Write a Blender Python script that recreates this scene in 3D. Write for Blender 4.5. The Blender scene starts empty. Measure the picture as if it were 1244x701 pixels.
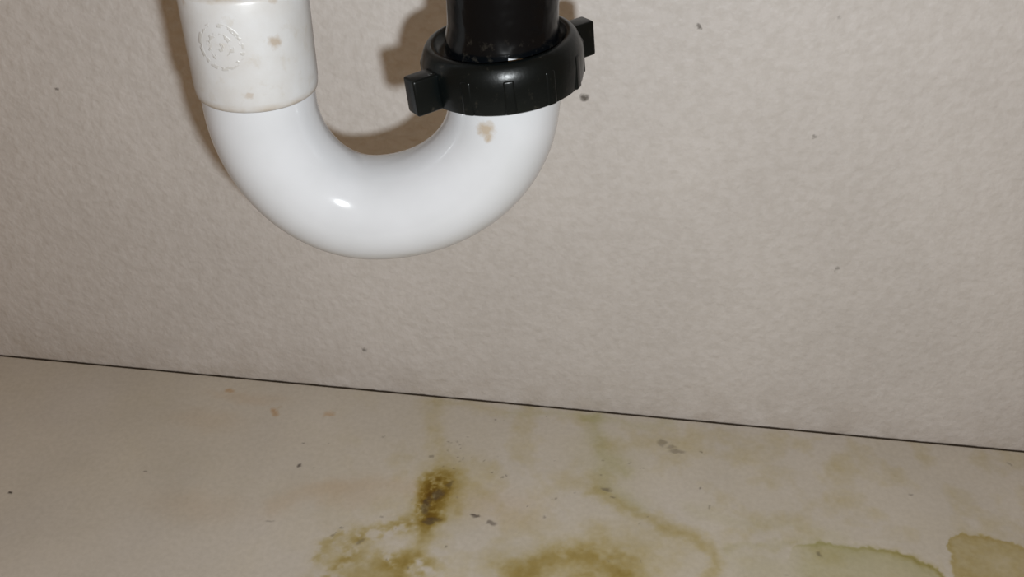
import bpy, bmesh, math
import numpy as np
from mathutils import Vector, Matrix

scene = bpy.context.scene
scene.view_settings.view_transform = 'Standard'
scene.view_settings.look = 'None'
scene.view_settings.exposure = 0.0

CAM_H = 0.55
WALL_Y = 0.614
sy, cy = math.sin(math.radians(8)), math.cos(math.radians(8))
sp, cp = math.sin(math.radians(35)), math.cos(math.radians(35))
F = Vector((-sy*cp, cy*cp, -sp)); R = Vector((cy, sy, 0)); U = R.cross(F)

# ------------------------------------------------------------ helpers
def link(o, parent=None):
    scene.collection.objects.link(o)
    if parent: o.parent = parent
    return o

def mesh_obj(name, verts, faces, mat=None, parent=None, smooth=True):
    me = bpy.data.meshes.new(name)
    me.from_pydata([tuple(v) for v in verts], [], faces)
    me.update()
    if smooth:
        me.polygons.foreach_set("use_smooth", [True]*len(me.polygons))
    if mat: me.materials.append(mat)
    return link(bpy.data.objects.new(name, me), parent)

def lathe(profile, center, seg=96):
    cx, cy_, cz = center
    n = len(profile); V = []; Fc = []
    for i in range(seg):
        a = 2*math.pi*i/seg
        for r, z in profile:
            V.append(Vector((cx+r*math.cos(a), cy_+r*math.sin(a), cz+z)))
    for i in range(seg):
        j = (i+1) % seg
        for k in range(n):
            l = (k+1) % n
            Fc.append((i*n+k, j*n+k, j*n+l, i*n+l))
    return V, Fc

def sweep(path, radii, side, seg=64):
    side = Vector(side).normalized(); V = []; Fc = []
    n = len(path)
    rings = []
    for i, p in enumerate(path):
        a = path[max(i-1, 0)]; b = path[min(i+1, n-1)]
        t = (Vector(b)-Vector(a)).normalized()
        u = t.cross(side).normalized()
        rings.append((Vector(p), u, radii[i]))
    def add(rs, flip):
        base = len(V)
        for p, u, r in rs:
            for k in range(seg):
                a = 2*math.pi*k/seg
                V.append(p+u*(r*math.cos(a))+side*(r*math.sin(a)))
        for i in range(len(rs)-1):
            for k in range(seg):
                l = (k+1) % seg
                f = (base+i*seg+k, base+i*seg+l, base+(i+1)*seg+l, base+(i+1)*seg+k)
                Fc.append(f if flip else f[::-1])
        return base
    b0 = add(rings, False)
    inner = [(p, u, r-0.004) for p, u, r in rings]
    b1 = add(inner, True)
    for e in (0, n-1):
        for k in range(seg):
            l = (k+1) % seg
            f = (b0+e*seg+k, b0+e*seg+l, b1+e*seg+l, b1+e*seg+k)
            Fc.append(f if e == 0 else f[::-1])
    return V, Fc

def fix_normals(o, auto=40):
    bm = bmesh.new(); bm.from_mesh(o.data)
    bmesh.ops.recalc_face_normals(bm, faces=bm.faces)
    bm.to_mesh(o.data); bm.free()
    o.data.set_sharp_from_angle(angle=math.radians(auto))

def mat_new(name):
    m = bpy.data.materials.new(name); m.use_nodes = True
    nt = m.node_tree
    return m, nt, nt.nodes["Principled BSDF"]

def N(nt, t, **kw):
    n = nt.nodes.new(t)
    for k, v in kw.items():
        setattr(n, k, v)
    return n

def noise(nt, co, scale, detail=4, rough=0.55):
    n = N(nt, 'ShaderNodeTexNoise')
    n.inputs['Scale'].default_value = scale
    n.inputs['Detail'].default_value = detail
    n.inputs['Roughness'].default_value = rough
    nt.links.new(co, n.inputs['Vector'])
    return n.outputs['Fac']

def ramp(nt, fac, lo, hi, c0=(0,0,0,1), c1=(1,1,1,1)):
    r = N(nt, 'ShaderNodeValToRGB')
    r.color_ramp.elements[0].position = lo; r.color_ramp.elements[0].color = c0
    r.color_ramp.elements[1].position = hi; r.color_ramp.elements[1].color = c1
    nt.links.new(fac, r.inputs['Fac'])
    return r.outputs['Color']

def mix(nt, fac, a, b, mode='MIX'):
    m = N(nt, 'ShaderNodeMix', data_type='RGBA', blend_type=mode)
    if isinstance(fac, (int, float)): m.inputs[0].default_value = fac
    else: nt.links.new(fac, m.inputs[0])
    for s, v in ((6, a), (7, b)):
        if isinstance(v, tuple): m.inputs[s].default_value = v
        else: nt.links.new(v, m.inputs[s])
    return m.outputs[2]

def math_n(nt, op, a, b=0.0):
    m = N(nt, 'ShaderNodeMath', operation=op)
    for i, v in enumerate((a, b)):
        if isinstance(v, (int, float)): m.inputs[i].default_value = v
        else: nt.links.new(v, m.inputs[i])
    return m.outputs[0]

def maprange(nt, v, a, b, c=0.0, d=1.0):
    mr = N(nt, 'ShaderNodeMapRange'); nt.links.new(v, mr.inputs['Value'])
    for k, q in (('From Min', a), ('From Max', b), ('To Min', c), ('To Max', d)):
        mr.inputs[k].default_value = q
    return mr.outputs[0]

def geo_pos(nt):
    return N(nt, 'ShaderNodeNewGeometry').outputs['Position']

def bump(nt, h, strength, dist, normal=None):
    b = N(nt, 'ShaderNodeBump')
    b.inputs['Strength'].default_value = strength
    b.inputs['Distance'].default_value = dist
    nt.links.new(h, b.inputs['Height'])
    if normal: nt.links.new(normal, b.inputs['Normal'])
    return b.outputs['Normal']

def spots(nt, co, pts, warp=0.0015):
    nn = N(nt, 'ShaderNodeTexNoise'); nn.inputs['Scale'].default_value = 350
    nt.links.new(co, nn.inputs['Vector'])
    sub = N(nt, 'ShaderNodeVectorMath', operation='SUBTRACT'); nt.links.new(nn.outputs['Color'], sub.inputs[0]); sub.inputs[1].default_value = (.5, .5, .5)
    sc = N(nt, 'ShaderNodeVectorMath', operation='SCALE'); nt.links.new(sub.outputs[0], sc.inputs[0]); sc.inputs['Scale'].default_value = warp*4
    ad = N(nt, 'ShaderNodeVectorMath', operation='ADD'); nt.links.new(co, ad.inputs[0]); nt.links.new(sc.outputs[0], ad.inputs[1])
    tot = None
    for (p, r, s) in pts:
        d = N(nt, 'ShaderNodeVectorMath', operation='DISTANCE'); nt.links.new(ad.outputs[0], d.inputs[0]); d.inputs[1].default_value = p
        o = maprange(nt, d.outputs['Value'], r, r*.4, 0, s)
        tot = o if tot is None else math_n(nt, 'MAXIMUM', tot, o)
    return tot

# ------------------------------------------------------------ materials
wall_m, nt, B = mat_new("orange_peel_wall_paint")
co = geo_pos(nt)
base = mix(nt, ramp(nt, noise(nt, co, 9, 3), .35, .65), (.575, .555, .545, 1), (.615, .595, .585, 1))
base = mix(nt, ramp(nt, noise(nt, co, 170, 4), .40, .62), base, mix(nt, 1.0, base, (.935, .93, .92, 1), 'MULTIPLY'))
sep = N(nt, 'ShaderNodeSeparateXYZ'); nt.links.new(co, sep.inputs[0])
gr = math_n(nt, 'MULTIPLY', maprange(nt, sep.outputs['Z'], .05, 0), ramp(nt, noise(nt, co, 45, 5), .3, .7))
base = mix(nt, math_n(nt, 'MULTIPLY', gr, .40), base, (.36, .31, .25, 1))
wy = WALL_Y
wp = [((.032, wy, .327), .0024, .7), ((-.038, wy, .275), .0034, .9), ((-.208, wy, .043), .003, .6),
      ((.147, wy, .156), .0024, .5), ((.114, wy, .257), .002, .45),
      ((-.415, wy, .258), .002, .7), ((.115, wy, .337), .0015, .3)]
base = mix(nt, spots(nt, co, wp, .0011), base, (.08, .07, .06, 1))
jn = maprange(nt, math_n(nt, 'ADD', sep.outputs['Z'], math_n(nt, 'MULTIPLY', noise(nt, co, 90, 4), -.0014)), .0005, -.0005)
base = mix(nt, jn, base, (.055, .042, .03, 1))
nt.links.new(base, B.inputs['Base Color'])
B.inputs['Roughness'].default_value = .42
B.inputs['Specular IOR Level'].default_value = .4
nrm = bump(nt, ramp(nt, noise(nt, co, 185, 2, .4), .38, .68), .36, .0009)
nrm = bump(nt, noise(nt, co, 450, 2, .5), .15, .0005, nrm)
nt.links.new(nrm, B.inputs['Normal'])

floor_m, nt, B = mat_new("stained_cabinet_floor_laminate")
co = geo_pos(nt)
at = N(nt, 'ShaderNodeAttribute', attribute_name="stain")
c = mix(nt, 1.0, at.outputs['Color'], ramp(nt, noise(nt, co, 260, 4), .3, .7, (.93, .925, .915, 1), (1.03, 1.03, 1.03, 1)), 'MULTIPLY')
nt.links.new(c, B.inputs['Base Color'])
B.inputs['Roughness'].default_value = .5
B.inputs['Specular IOR Level'].default_value = .3
nt.links.new(bump(nt, noise(nt, co, 180, 3), .12, .0006), B.inputs['Normal'])

pvc_m, nt, B = mat_new("white_pvc_plastic")
co = geo_pos(nt)
base = mix(nt, ramp(nt, noise(nt, co, 30, 3), .35, .7), (.50, .51, .535, 1), (.465, .475, .495, 1))
pp = [((-.0665, .3885, .3575), .0056, .8), ((-.0655, .3885, .3545), .0040, .8), ((-.0765, .384, .3500), .0040, .5),
      ((-.165, .372, .378), .0016, .4)]
base = mix(nt, spots(nt, co, pp, .0012), base, (.32, .25, .17, 1))
nt.links.new(base, B.inputs['Base Color'])
B.inputs['Roughness'].default_value = .13
B.inputs['IOR'].default_value = 1.42
nt.links.new(bump(nt, noise(nt, co, 60, 2), .02, .001), B.inputs['Normal'])

coup_m, nt, B = mat_new("scuffed_white_pvc_coupling")
co = geo_pos(nt)
base = mix(nt, ramp(nt, noise(nt, co, 60, 5), .35, .75), (.48, .485, .495, 1), (.43, .42, .41, 1))
d = N(nt, 'ShaderNodeVectorMath', operation='DISTANCE'); nt.links.new(co, d.inputs[0]); d.inputs[1].default_value = (-.174, .3728, .396)
dm = maprange(nt, d.outputs['Value'], .0125, .0095)
wv = math_n(nt, 'SINE', math_n(nt, 'MULTIPLY', d.outputs['Value'], 1500))
letters = math_n(nt, 'MULTIPLY', ramp(nt, noise(nt, co, 420, 1), .47, .55), ramp(nt, wv, .0, .6))
stamp = math_n(nt, 'MULTIPLY', dm, letters)
base = mix(nt, math_n(nt, 'MULTIPLY', stamp, .34), base, (.30, .28, .24, 1))
base = mix(nt, math_n(nt, 'MULTIPLY', ramp(nt, noise(nt, co, 110, 5, .65), .56, .70), .40), base, (.36, .32, .26, 1))
base = mix(nt, spots(nt, co, [((-.150, .380, .415), .0040, .8), ((-.1525, .380, .3965), .0035, .8), ((-.190, .378, .412), .0025, .5), ((-.165, .3735, .3745), .0018, .5)], .001), base, (.32, .26, .20, 1))
# brown residue on the moulded rims
sep = N(nt, 'ShaderNodeSeparateXYZ'); nt.links.new(co, sep.inputs[0])
rim = math_n(nt, 'MAXIMUM', maprange(nt, sep.outputs['Z'], CAM_H-.184+.004, CAM_H-.184+.001), maprange(nt, sep.outputs['Z'], CAM_H-.184+.0475, CAM_H-.184+.0492))
base = mix(nt, math_n(nt, 'MULTIPLY', math_n(nt, 'MULTIPLY', rim, ramp(nt, noise(nt, co, 70, 4), .38, .62)), .6), base, (.30, .23, .15, 1))
nt.links.new(base, B.inputs['Base Color'])
B.inputs['Roughness'].default_value = .38
nt.links.new(bump(nt, stamp, .4, .0005, bump(nt, noise(nt, co, 250, 3), .1, .0006)), B.inputs['Normal'])

blk_m, nt, B = mat_new("glossy_black_abs_pipe")
co = geo_pos(nt)
sep = N(nt, 'ShaderNodeSeparateXYZ'); nt.links.new(co, sep.inputs[0])
lz = maprange(nt, sep.outputs['Z'], .400, .394)
sc1 = math_n(nt, 'MULTIPLY', lz, ramp(nt, noise(nt, co, 260, 5, .7), .54, .70))
base = mix(nt, math_n(nt, 'MULTIPLY', sc1, .12), (.0015, .002, .0026, 1), (.16, .14, .11, 1))
nt.links.new(base, B.inputs['Base Color'])
B.inputs['Roughness'].default_value = .20
B.inputs['Specular IOR Level'].default_value = .22
nt.links.new(bump(nt, noise(nt, co, 70, 2), .4, .0025), B.inputs['Normal'])

nut_m, nt, B = mat_new("black_plastic_slip_nut")
co = geo_pos(nt)
s2 = ramp(nt, noise(nt, co, 230, 5, .72), .60, .74)
base = mix(nt, math_n(nt, 'MULTIPLY', s2, .10), (.0018, .0030, .0032, 1), (.20, .18, .14, 1))
nt.links.new(base, B.inputs['Base Color'])
B.inputs['Roughness'].default_value = .30
B.inputs['Specular IOR Level'].default_value = .22
nt.links.new(bump(nt, noise(nt, co, 200, 3), .2, .0006), B.inputs['Normal'])

cem_m, nt, B = mat_new("old_pvc_cement")
B.inputs['Base Color'].default_value = (.36, .30, .22, 1); B.inputs['Roughness'].default_value = .5
chr_m, nt, B = mat_new("chrome_escutcheon")
B.inputs['Base Color'].default_value = (.7, .7, .7, 1); B.inputs['Metallic'].default_value = 1; B.inputs['Roughness'].default_value = .2

# ------------------------------------------------------------ room
def box(name, x0, x1, y0, y1, z0, z1, mat):
    V = [(x, y, z) for x in (x0, x1) for y in (y0, y1) for z in (z0, z1)]
    Fc = [(0,1,3,2), (4,6,7,5), (0,4,5,1), (2,3,7,6), (0,2,6,4), (1,5,7,3)]
    return mesh_obj(name, V, Fc, mat, smooth=False)
box("wall_back", -1.3, 1.3, WALL_Y, WALL_Y+.02, -.02, .95, wall_m)

def vnoise(x, y, s, seed):
    g = np.random.default_rng(seed).random((256, 256))
    u = x*s+1000.3; v = y*s+1000.7
    i = np.floor(u).astype(int); j = np.floor(v).astype(int)
    fu = u-i; fv = v-j; fu = fu*fu*(3-2*fu); fv = fv*fv*(3-2*fv)
    G = lambda a, b: g[a % 256, b % 256]
    return (G(i, j)*(1-fu)+G(i+1, j)*fu)*(1-fv)+(G(i, j+1)*(1-fu)+G(i+1, j+1)*fu)*fv
def fbm(x, y, s, seed, o=4):
    t = 0; a = .5; n = 0
    for k in range(o):
        t = t+a*vnoise(x, y, s*2**k, seed+k); n += a; a *= .55
    return t/n
GAP = .0013
xs = np.concatenate([np.linspace(-1.3, -.56, 12)[:-1], np.linspace(-.56, .34, 1125), np.linspace(.34, 1.3, 12)[1:]])
ys = np.concatenate([np.linspace(-.15, .38, 10)[:-1], np.linspace(.38, WALL_Y-GAP, 292)])
X, Y = np.meshgrid(xs, ys)
x = X*1000; y = Y*1000   # millimetres
wx = x+(fbm(x, y, 1/16, 11)-.5)*14+(fbm(x, y, 1/3.5, 31, 3)-.5)*4
wyy = y+(fbm(x, y, 1/16, 21)-.5)*14+(fbm(x, y, 1/3.5, 41, 3)-.5)*4
def sm(a, b, t):
    t = np.clip((t-a)/(b-a), 0, 1); return t*t*(3-2*t)
def poly(pts):
    best = None
    for (ax, ay), (bx, by) in zip(pts[:-1], pts[1:]):
        dx, dy = bx-ax, by-ay
        t = np.clip(((wx-ax)*dx+(wyy-ay)*dy)/(dx*dx+dy*dy+1e-9), 0, 1)
        d = np.hypot(wx-ax-t*dx, wyy-ay-t*dy)
        best = d if best is None else np.minimum(best, d)
    return best
def line(pts, w, s):
    return s*np.exp(-(poly(pts)/w)**2)
def blob(cx, cy_, rx, ry, s, edge=.6):
    r = np.hypot((wx-cx)/rx, (wyy-cy_)/ry)
    return s*(1-sm(edge, 1.1, r))
patch = fbm(x, y, 1/9, 51)
patch2 = fbm(x, y, 1/4, 61)
D = np.zeros_like(x)
D += blob(-130, 502, 16, 34, 1.25, .0)*sm(.2, .6, patch2)
D += blob(-124, 508, 24, 38, .42, .0)
D += blob(-118, 512, 40, 52, .16, .0)
D += line([(-131, 520), (-136, 555), (-148, 585), (-150, 606)], 8, .10)
D += line([(-150, 606), (-120, 608), (-95, 600)], 5, .08)
D += line([(-130, 482), (-150, 472), (-171, 457), (-178, 440), (-182, 428), (-193, 418)], 7, .50)*sm(.25, .6, patch)
D += line([(-185, 462), (-192, 448), (-196, 436)], 4, .24)*sm(.3, .6, patch2)
D += blob(-175, 440, 34, 26, .14, .1)
D += blob(-137, 438, 34, 15, .68, .1)*sm(.25, .6, patch)
D += blob(-150, 425, 40, 12, .35, .1)
D += line([(-128, 480), (-128, 465), (-132, 450)], 6, .32)
r = np.hypot((wx+15), (wyy-430)*1.05)
D += .33*np.exp(-((r-37)/10)**2)*sm(.15, .6, patch) + .24*np.exp(-((r-33)/18)**2)
D += .26*np.exp(-((r-17)/3)**2)
D += blob(-62, 446, 16, 12, .32, .1)
P = line([(-240, 478), (-228, 493), (-190, 507), (-160, 510), (-135, 505)], 8, .14)
P += blob(-190, 495, 40, 16, .14, .1)
P += blob(-80, 500, 50, 30, .12, .1)
P += blob(-327, 598, 7, 4, .6, .2)+blob(-276, 577, 5, 5, .7, .2)+blob(-233, 580, 6, 4, .5, .2)+blob(-305, 590, 50, 10, .14, .1)
P += blob(-330, 560, 45, 18, .10, .0)+blob(-300, 470, 60, 22, .10, .0)
D += line([(-12, 524), (12, 511), (35, 503), (54, 496), (66, 485), (74, 472), (71, 452), (60, 436)], 5.6, .22)
D += blob(20, 470, 58, 40, .12, .1)
G_ = line([(-19, 608), (-16, 590), (-9, 572), (10, 551)], 7, .20)
G_ += line([(-25, 606), (10, 604), (45, 607)], 5, .13)
G_ += line([(-90, 600), (-60, 606), (-20, 606)], 4, .12)
G_ += line([(-5, 548), (-5, 528), (20, 515)], 9, .17)
G_ += blob(-5, 560, 40, 45, .10, .0)
def pool(f, s, rim, w=2.2, fall=16):
    inside = sm(-1.2, 1.2, f)
    return inside*(s*.45+s*.55*np.exp(-np.clip(f, 0, None)/fall))+rim*np.exp(-((f-1.0)/w)**2)
top = np.interp(wx, [120, 135, 157, 176, 196, 212, 227, 235], [478, 492, 499, 501, 500, 494, 487, 470])
sd = np.minimum(np.minimum(top-wyy, (232-wx)), (wx-122)*.8)
G_ += pool(sd, .46, .22)*sm(.0, .4, patch+.1)*sm(120, 150, x)
D += .22*np.exp(-((sd-2)/4)**2)*sm(165, 215, x)
G_ += line([(84, 480), (98, 490), (125, 494), (150, 499)], 4, .14)+blob(110, 470, 40, 22, .14, .1)
G_ += line([(60, 520), (95, 510), (130, 512), (165, 505)], 7, .09)
top2 = np.interp(wx, [236, 242, 250, 275, 300, 340], [490, 515, 523, 520, 514, 505])
sd2 = np.minimum(np.minimum(top2-wyy, (wx-240)), wyy-484+patch*8)
D += pool(sd2, .32, .10)
D += blob(120, 450, 60, 14, .08, .1)
D += fbm(x, y, 1/60, 71)*.05 + np.clip(fbm(x, y, 1/22, 81)-.50, 0, 1)*.40*sm(-260, -100, x)
D *= .75+.5*patch2
base = np.array([.56, .53, .485])
tone = .93+.14*fbm(x, y, 1/45, 91)
col = base[None, None, :]*tone[..., None]
def absorb(c, d, k): return c*np.exp(-d[..., None]*np.array(k)[None, None, :])
col = absorb(col, D, (.78, 1.08, 2.6))
col = absorb(col, P, (.22, .58, 1.0))
col = absorb(col, G_, (.62, .60, 1.45))
K = np.zeros_like(x)
def speck(cx, cy_, rx, ry, s):
    global K
    K = np.maximum(K, s*(1-sm(.4, 1.1, np.hypot((x+(wx-x)*.8-cx)/rx, (y+(wyy-y)*.8-cy_)/ry))))
for s in [(-442,462,2.2,2,1),(-240,520,2.2,1.8,.8),(-96,486,4,1.9,.8),(-81,482,4,2.4,.6),(-3,527,4.5,2.4,.55),(2,519,3,1.6,.5),
          (37,585,4,3.5,.4),(50,576,8,2.8,.4),(44,580,4,3,.35),(-126,504,4,7,.6),(-131,494,4,10,.55),(-127,480,6,3,.6),(-120,515,3,6,.45),(-171,452,3,5,.4),
          (-240,464,3,1.5,.4),(-192,457,2,2,.4),(150,487,3,2,.5),(223,556,2,1,.4),(300,600,2,2,.4),(-180,560,2,1.4,.5),(-350,500,1.6,1.4,.5)]:
    speck(*s)
rr = np.random.default_rng(3)
for k in range(46):
    cx = rr.normal(-60, 110); cz = rr.uniform(425, 606); q = rr.uniform(.7, 1.4)
    speck(cx, cz, q, q, rr.uniform(.25, .6))
for k in range(14):
    speck(rr.normal(-120, 10), rr.normal(545, 14), 1.1, 1.1, rr.uniform(.3, .5))
K = K[..., None]
col = np.clip(col*(1-K)+np.array([.07, .055, .045])*K, 0, 1)
ny, nx = X.shape
V = np.stack([X, Y, np.zeros_like(X)], -1).reshape(-1, 3)
idx = np.arange(nx*ny).reshape(ny, nx)
Fq = np.stack([idx[:-1, :-1], idx[:-1, 1:], idx[1:, 1:], idx[1:, :-1]], -1).reshape(-1, 4)
me = bpy.data.meshes.new("floor")
me.vertices.add(len(V)); me.vertices.foreach_set("co", V.ravel().astype(np.float32))
me.loops.add(Fq.size); me.loops.foreach_set("vertex_index", Fq.ravel().astype(np.int32))
me.polygons.add(len(Fq)); me.polygons.foreach_set("loop_start", np.arange(0, Fq.size, 4, dtype=np.int32))
me.update(calc_edges=True); me.validate()
a = me.attributes.new("stain", 'FLOAT_COLOR', 'POINT')
rgba = np.concatenate([col.reshape(-1, 3), np.ones((len(V), 1))], 1).astype(np.float32)
a.data.foreach_set("color", rgba.ravel())
me.materials.append(floor_m)
fo = link(bpy.data.objects.new("floor", me))
so = fo.modifiers.new("thickness", 'SOLIDIFY'); so.thickness = .016; so.offset = -1

# ------------------------------------------------------------ P-trap
trap = bpy.data.objects.new("p_trap_drain_pipe", None); link(trap)
PY = .40; XL = -.172; ZB = CAM_H-.1895; RT = .0254
RA_, RC_, RZ = .0475, .0635, .0565      # tighter heel on the inlet side, longer sweep on the outlet side
YAW = math.radians(8); TILT = math.radians(6)
def P3(u, z): return Vector((XL+u*math.cos(YAW), PY+u*math.sin(YAW), z))
uv = [(0, ZB+.045), (0, ZB+.03), (0, ZB+.015), (0, ZB+.004)]
for i in range(1, 49):
    t = math.pi+(math.pi-TILT)*i/48
    a_ = RA_ if t < 1.5*math.pi else RC_
    uv.append((RA_+a_*math.cos(t), ZB+RZ*math.sin(t)))
ue, ze = uv[-1]
for s in (.008, .016, .024, .036):
    uv.append((ue+s*math.sin(TILT), ze+s*math.cos(TILT)))
path = [P3(*p) for p in uv]
V, Fc = sweep(path, [RT]*len(path), (-math.sin(YAW), math.cos(YAW), 0))
o = mesh_obj("u_bend", V, Fc, pvc_m, trap); fix_normals(o)

zc = CAM_H-.184
prof = [(.0236, 0), (.0258, 0), (.0266, .0008), (.0269, .002), (.0273, .006), (.0274, .040), (.0274, .0475), (.0269, .0492), (.0259, .0498), (.0236, .0498)]
V, Fc = lathe(prof, (XL, PY, zc)); o = mesh_obj("coupling", V, Fc, coup_m, trap); fix_normals(o, 50)
prof = [(.0238, .0493), (.0264, .0493), (.0261, .0505), (.0248, .0512), (.0238, .0512)]
V, Fc = lathe(prof, (XL, PY, zc)); o = mesh_obj("cement_bead", V, Fc, cem_m, trap); fix_normals(o)

RE = .045; zt = .49; RA = .024
path = [(XL, PY, zc+.046), (XL, PY, zc+.07), (XL, PY, zt)]
for i in range(1, 25):
    t = math.pi/2*i/24
    path.append((XL, PY+RE-RE*math.cos(t), zt+RE*math.sin(t)))
path += [(XL, PY+RE+.04, zt+RE), (XL, WALL_Y-.0005, zt+RE)]
V, Fc = sweep(path, [RA]*len(path), (1, 0, 0)); o = mesh_obj("wall_arm", V, Fc, pvc_m, trap); fix_normals(o)
prof = [(.0242, 0), (.045, 0), (.045, .002), (.036, .008), (.0242, .010)]
V, Fc = lathe(prof, (0, 0, 0))
V = [(v[0]+XL, WALL_Y-.0002-v[2], v[1]+zt+RE) for v in V]
o = mesh_obj("escutcheon", V, Fc, chr_m, trap); fix_normals(o)

# slip nut, tilted with the bend's outlet leg
pe = P3(ue+.010*math.sin(TILT), 0); XR, YR = pe.x, pe.y
zn = CAM_H-.1818
prof = [(.0236, .000), (.0330, .000), (.0350, .0012), (.0357, .004), (.0361, .012), (.0359, .0160), (.0350, .0185),
        (.0341, .0205), (.0328, .0222), (.0308, .0228), (.0294, .0222), (.0286, .0205), (.0268, .0190), (.0236, .0190)]
V, Fc = lathe(prof, (0, 0, 0), 128)
def rot_box(cr, ang, dr, dt, z0, z1, bev):
    bm = bmesh.new(); bmesh.ops.create_cube(bm, size=1)
    M = Matrix.Translation((0, 0, (z0+z1)/2)) @ Matrix.Rotation(ang, 4, 'Z') @ Matrix.Translation((cr, 0, 0)) @ Matrix.Diagonal((dr, dt, z1-z0, 1))
    bmesh.ops.transform(bm, matrix=M, verts=bm.verts)
    bmesh.ops.bevel(bm, geom=bm.edges[:], offset=bev, segments=3, affect='EDGES', profile=.5)
    bm.verts.index_update()
    vs = [v.co.copy() for v in bm.verts]; fs = [tuple(v.index for v in f.verts) for f in bm.faces]
    bm.free(); return vs, fs
def add(Vs, Fs, vs, fs):
    b = len(Vs); Vs += vs; Fs += [tuple(i+b for i in f) for f in fs]
for deg in (40, 221):
    add(V, Fc, *rot_box(.0393, math.radians(deg), .0155, .0095, .0012, .0175, .0011))
for k in range(12):
    deg = 13+k*30
    add(V, Fc, *rot_box(.0352, math.radians(deg), .0022, .0050, .0012, .0165, .0010))
M = Matrix.Translation((XR, YR, zn)) @ Matrix.Rotation(TILT, 4, Vector((math.sin(YAW), -math.cos(YAW), 0)))
V = [M @ v for v in V]
o = mesh_obj("slip_nut", V, Fc, nut_m, trap); fix_normals(o, 40)

prof = [(.0205, .006), (.0256, .006), (.0256, .0225), (.0252, .0245), (.0246, .0265), (.0242, .030), (.0242, .33), (.0205, .33)]
V, Fc = lathe(prof, (XR-.001, YR, zn), 96); o = mesh_obj("tailpiece", V, Fc, blk_m, trap); fix_normals(o, 50)

# ------------------------------------------------------------ light
w = bpy.data.worlds.new("cabinet_ambient"); scene.world = w; w.use_nodes = True
w.node_tree.nodes['Background'].inputs[0].default_value = (1.0, .54, .20, 1)
w.node_tree.nodes['Background'].inputs[1].default_value = .19
camloc = Vector((0, 0, CAM_H))
l = bpy.data.lights.new("camera_flash", 'POINT'); l.energy = 11.8; l.color = (.93, .98, 1.0); l.shadow_soft_size = .007
lo = link(bpy.data.objects.new("camera_flash", l)); lo.location = camloc+R*.030-U*.032

cam = bpy.data.cameras.new("camera"); co_ = link(bpy.data.objects.new("camera", cam))
cam.sensor_width = 36; cam.lens = 1210/1244*36; cam.clip_start = .01
Mx = Matrix((R, U, -F)).transposed().to_4x4(); Mx.translation = camloc
co_.matrix_world = Mx
scene.camera = co_
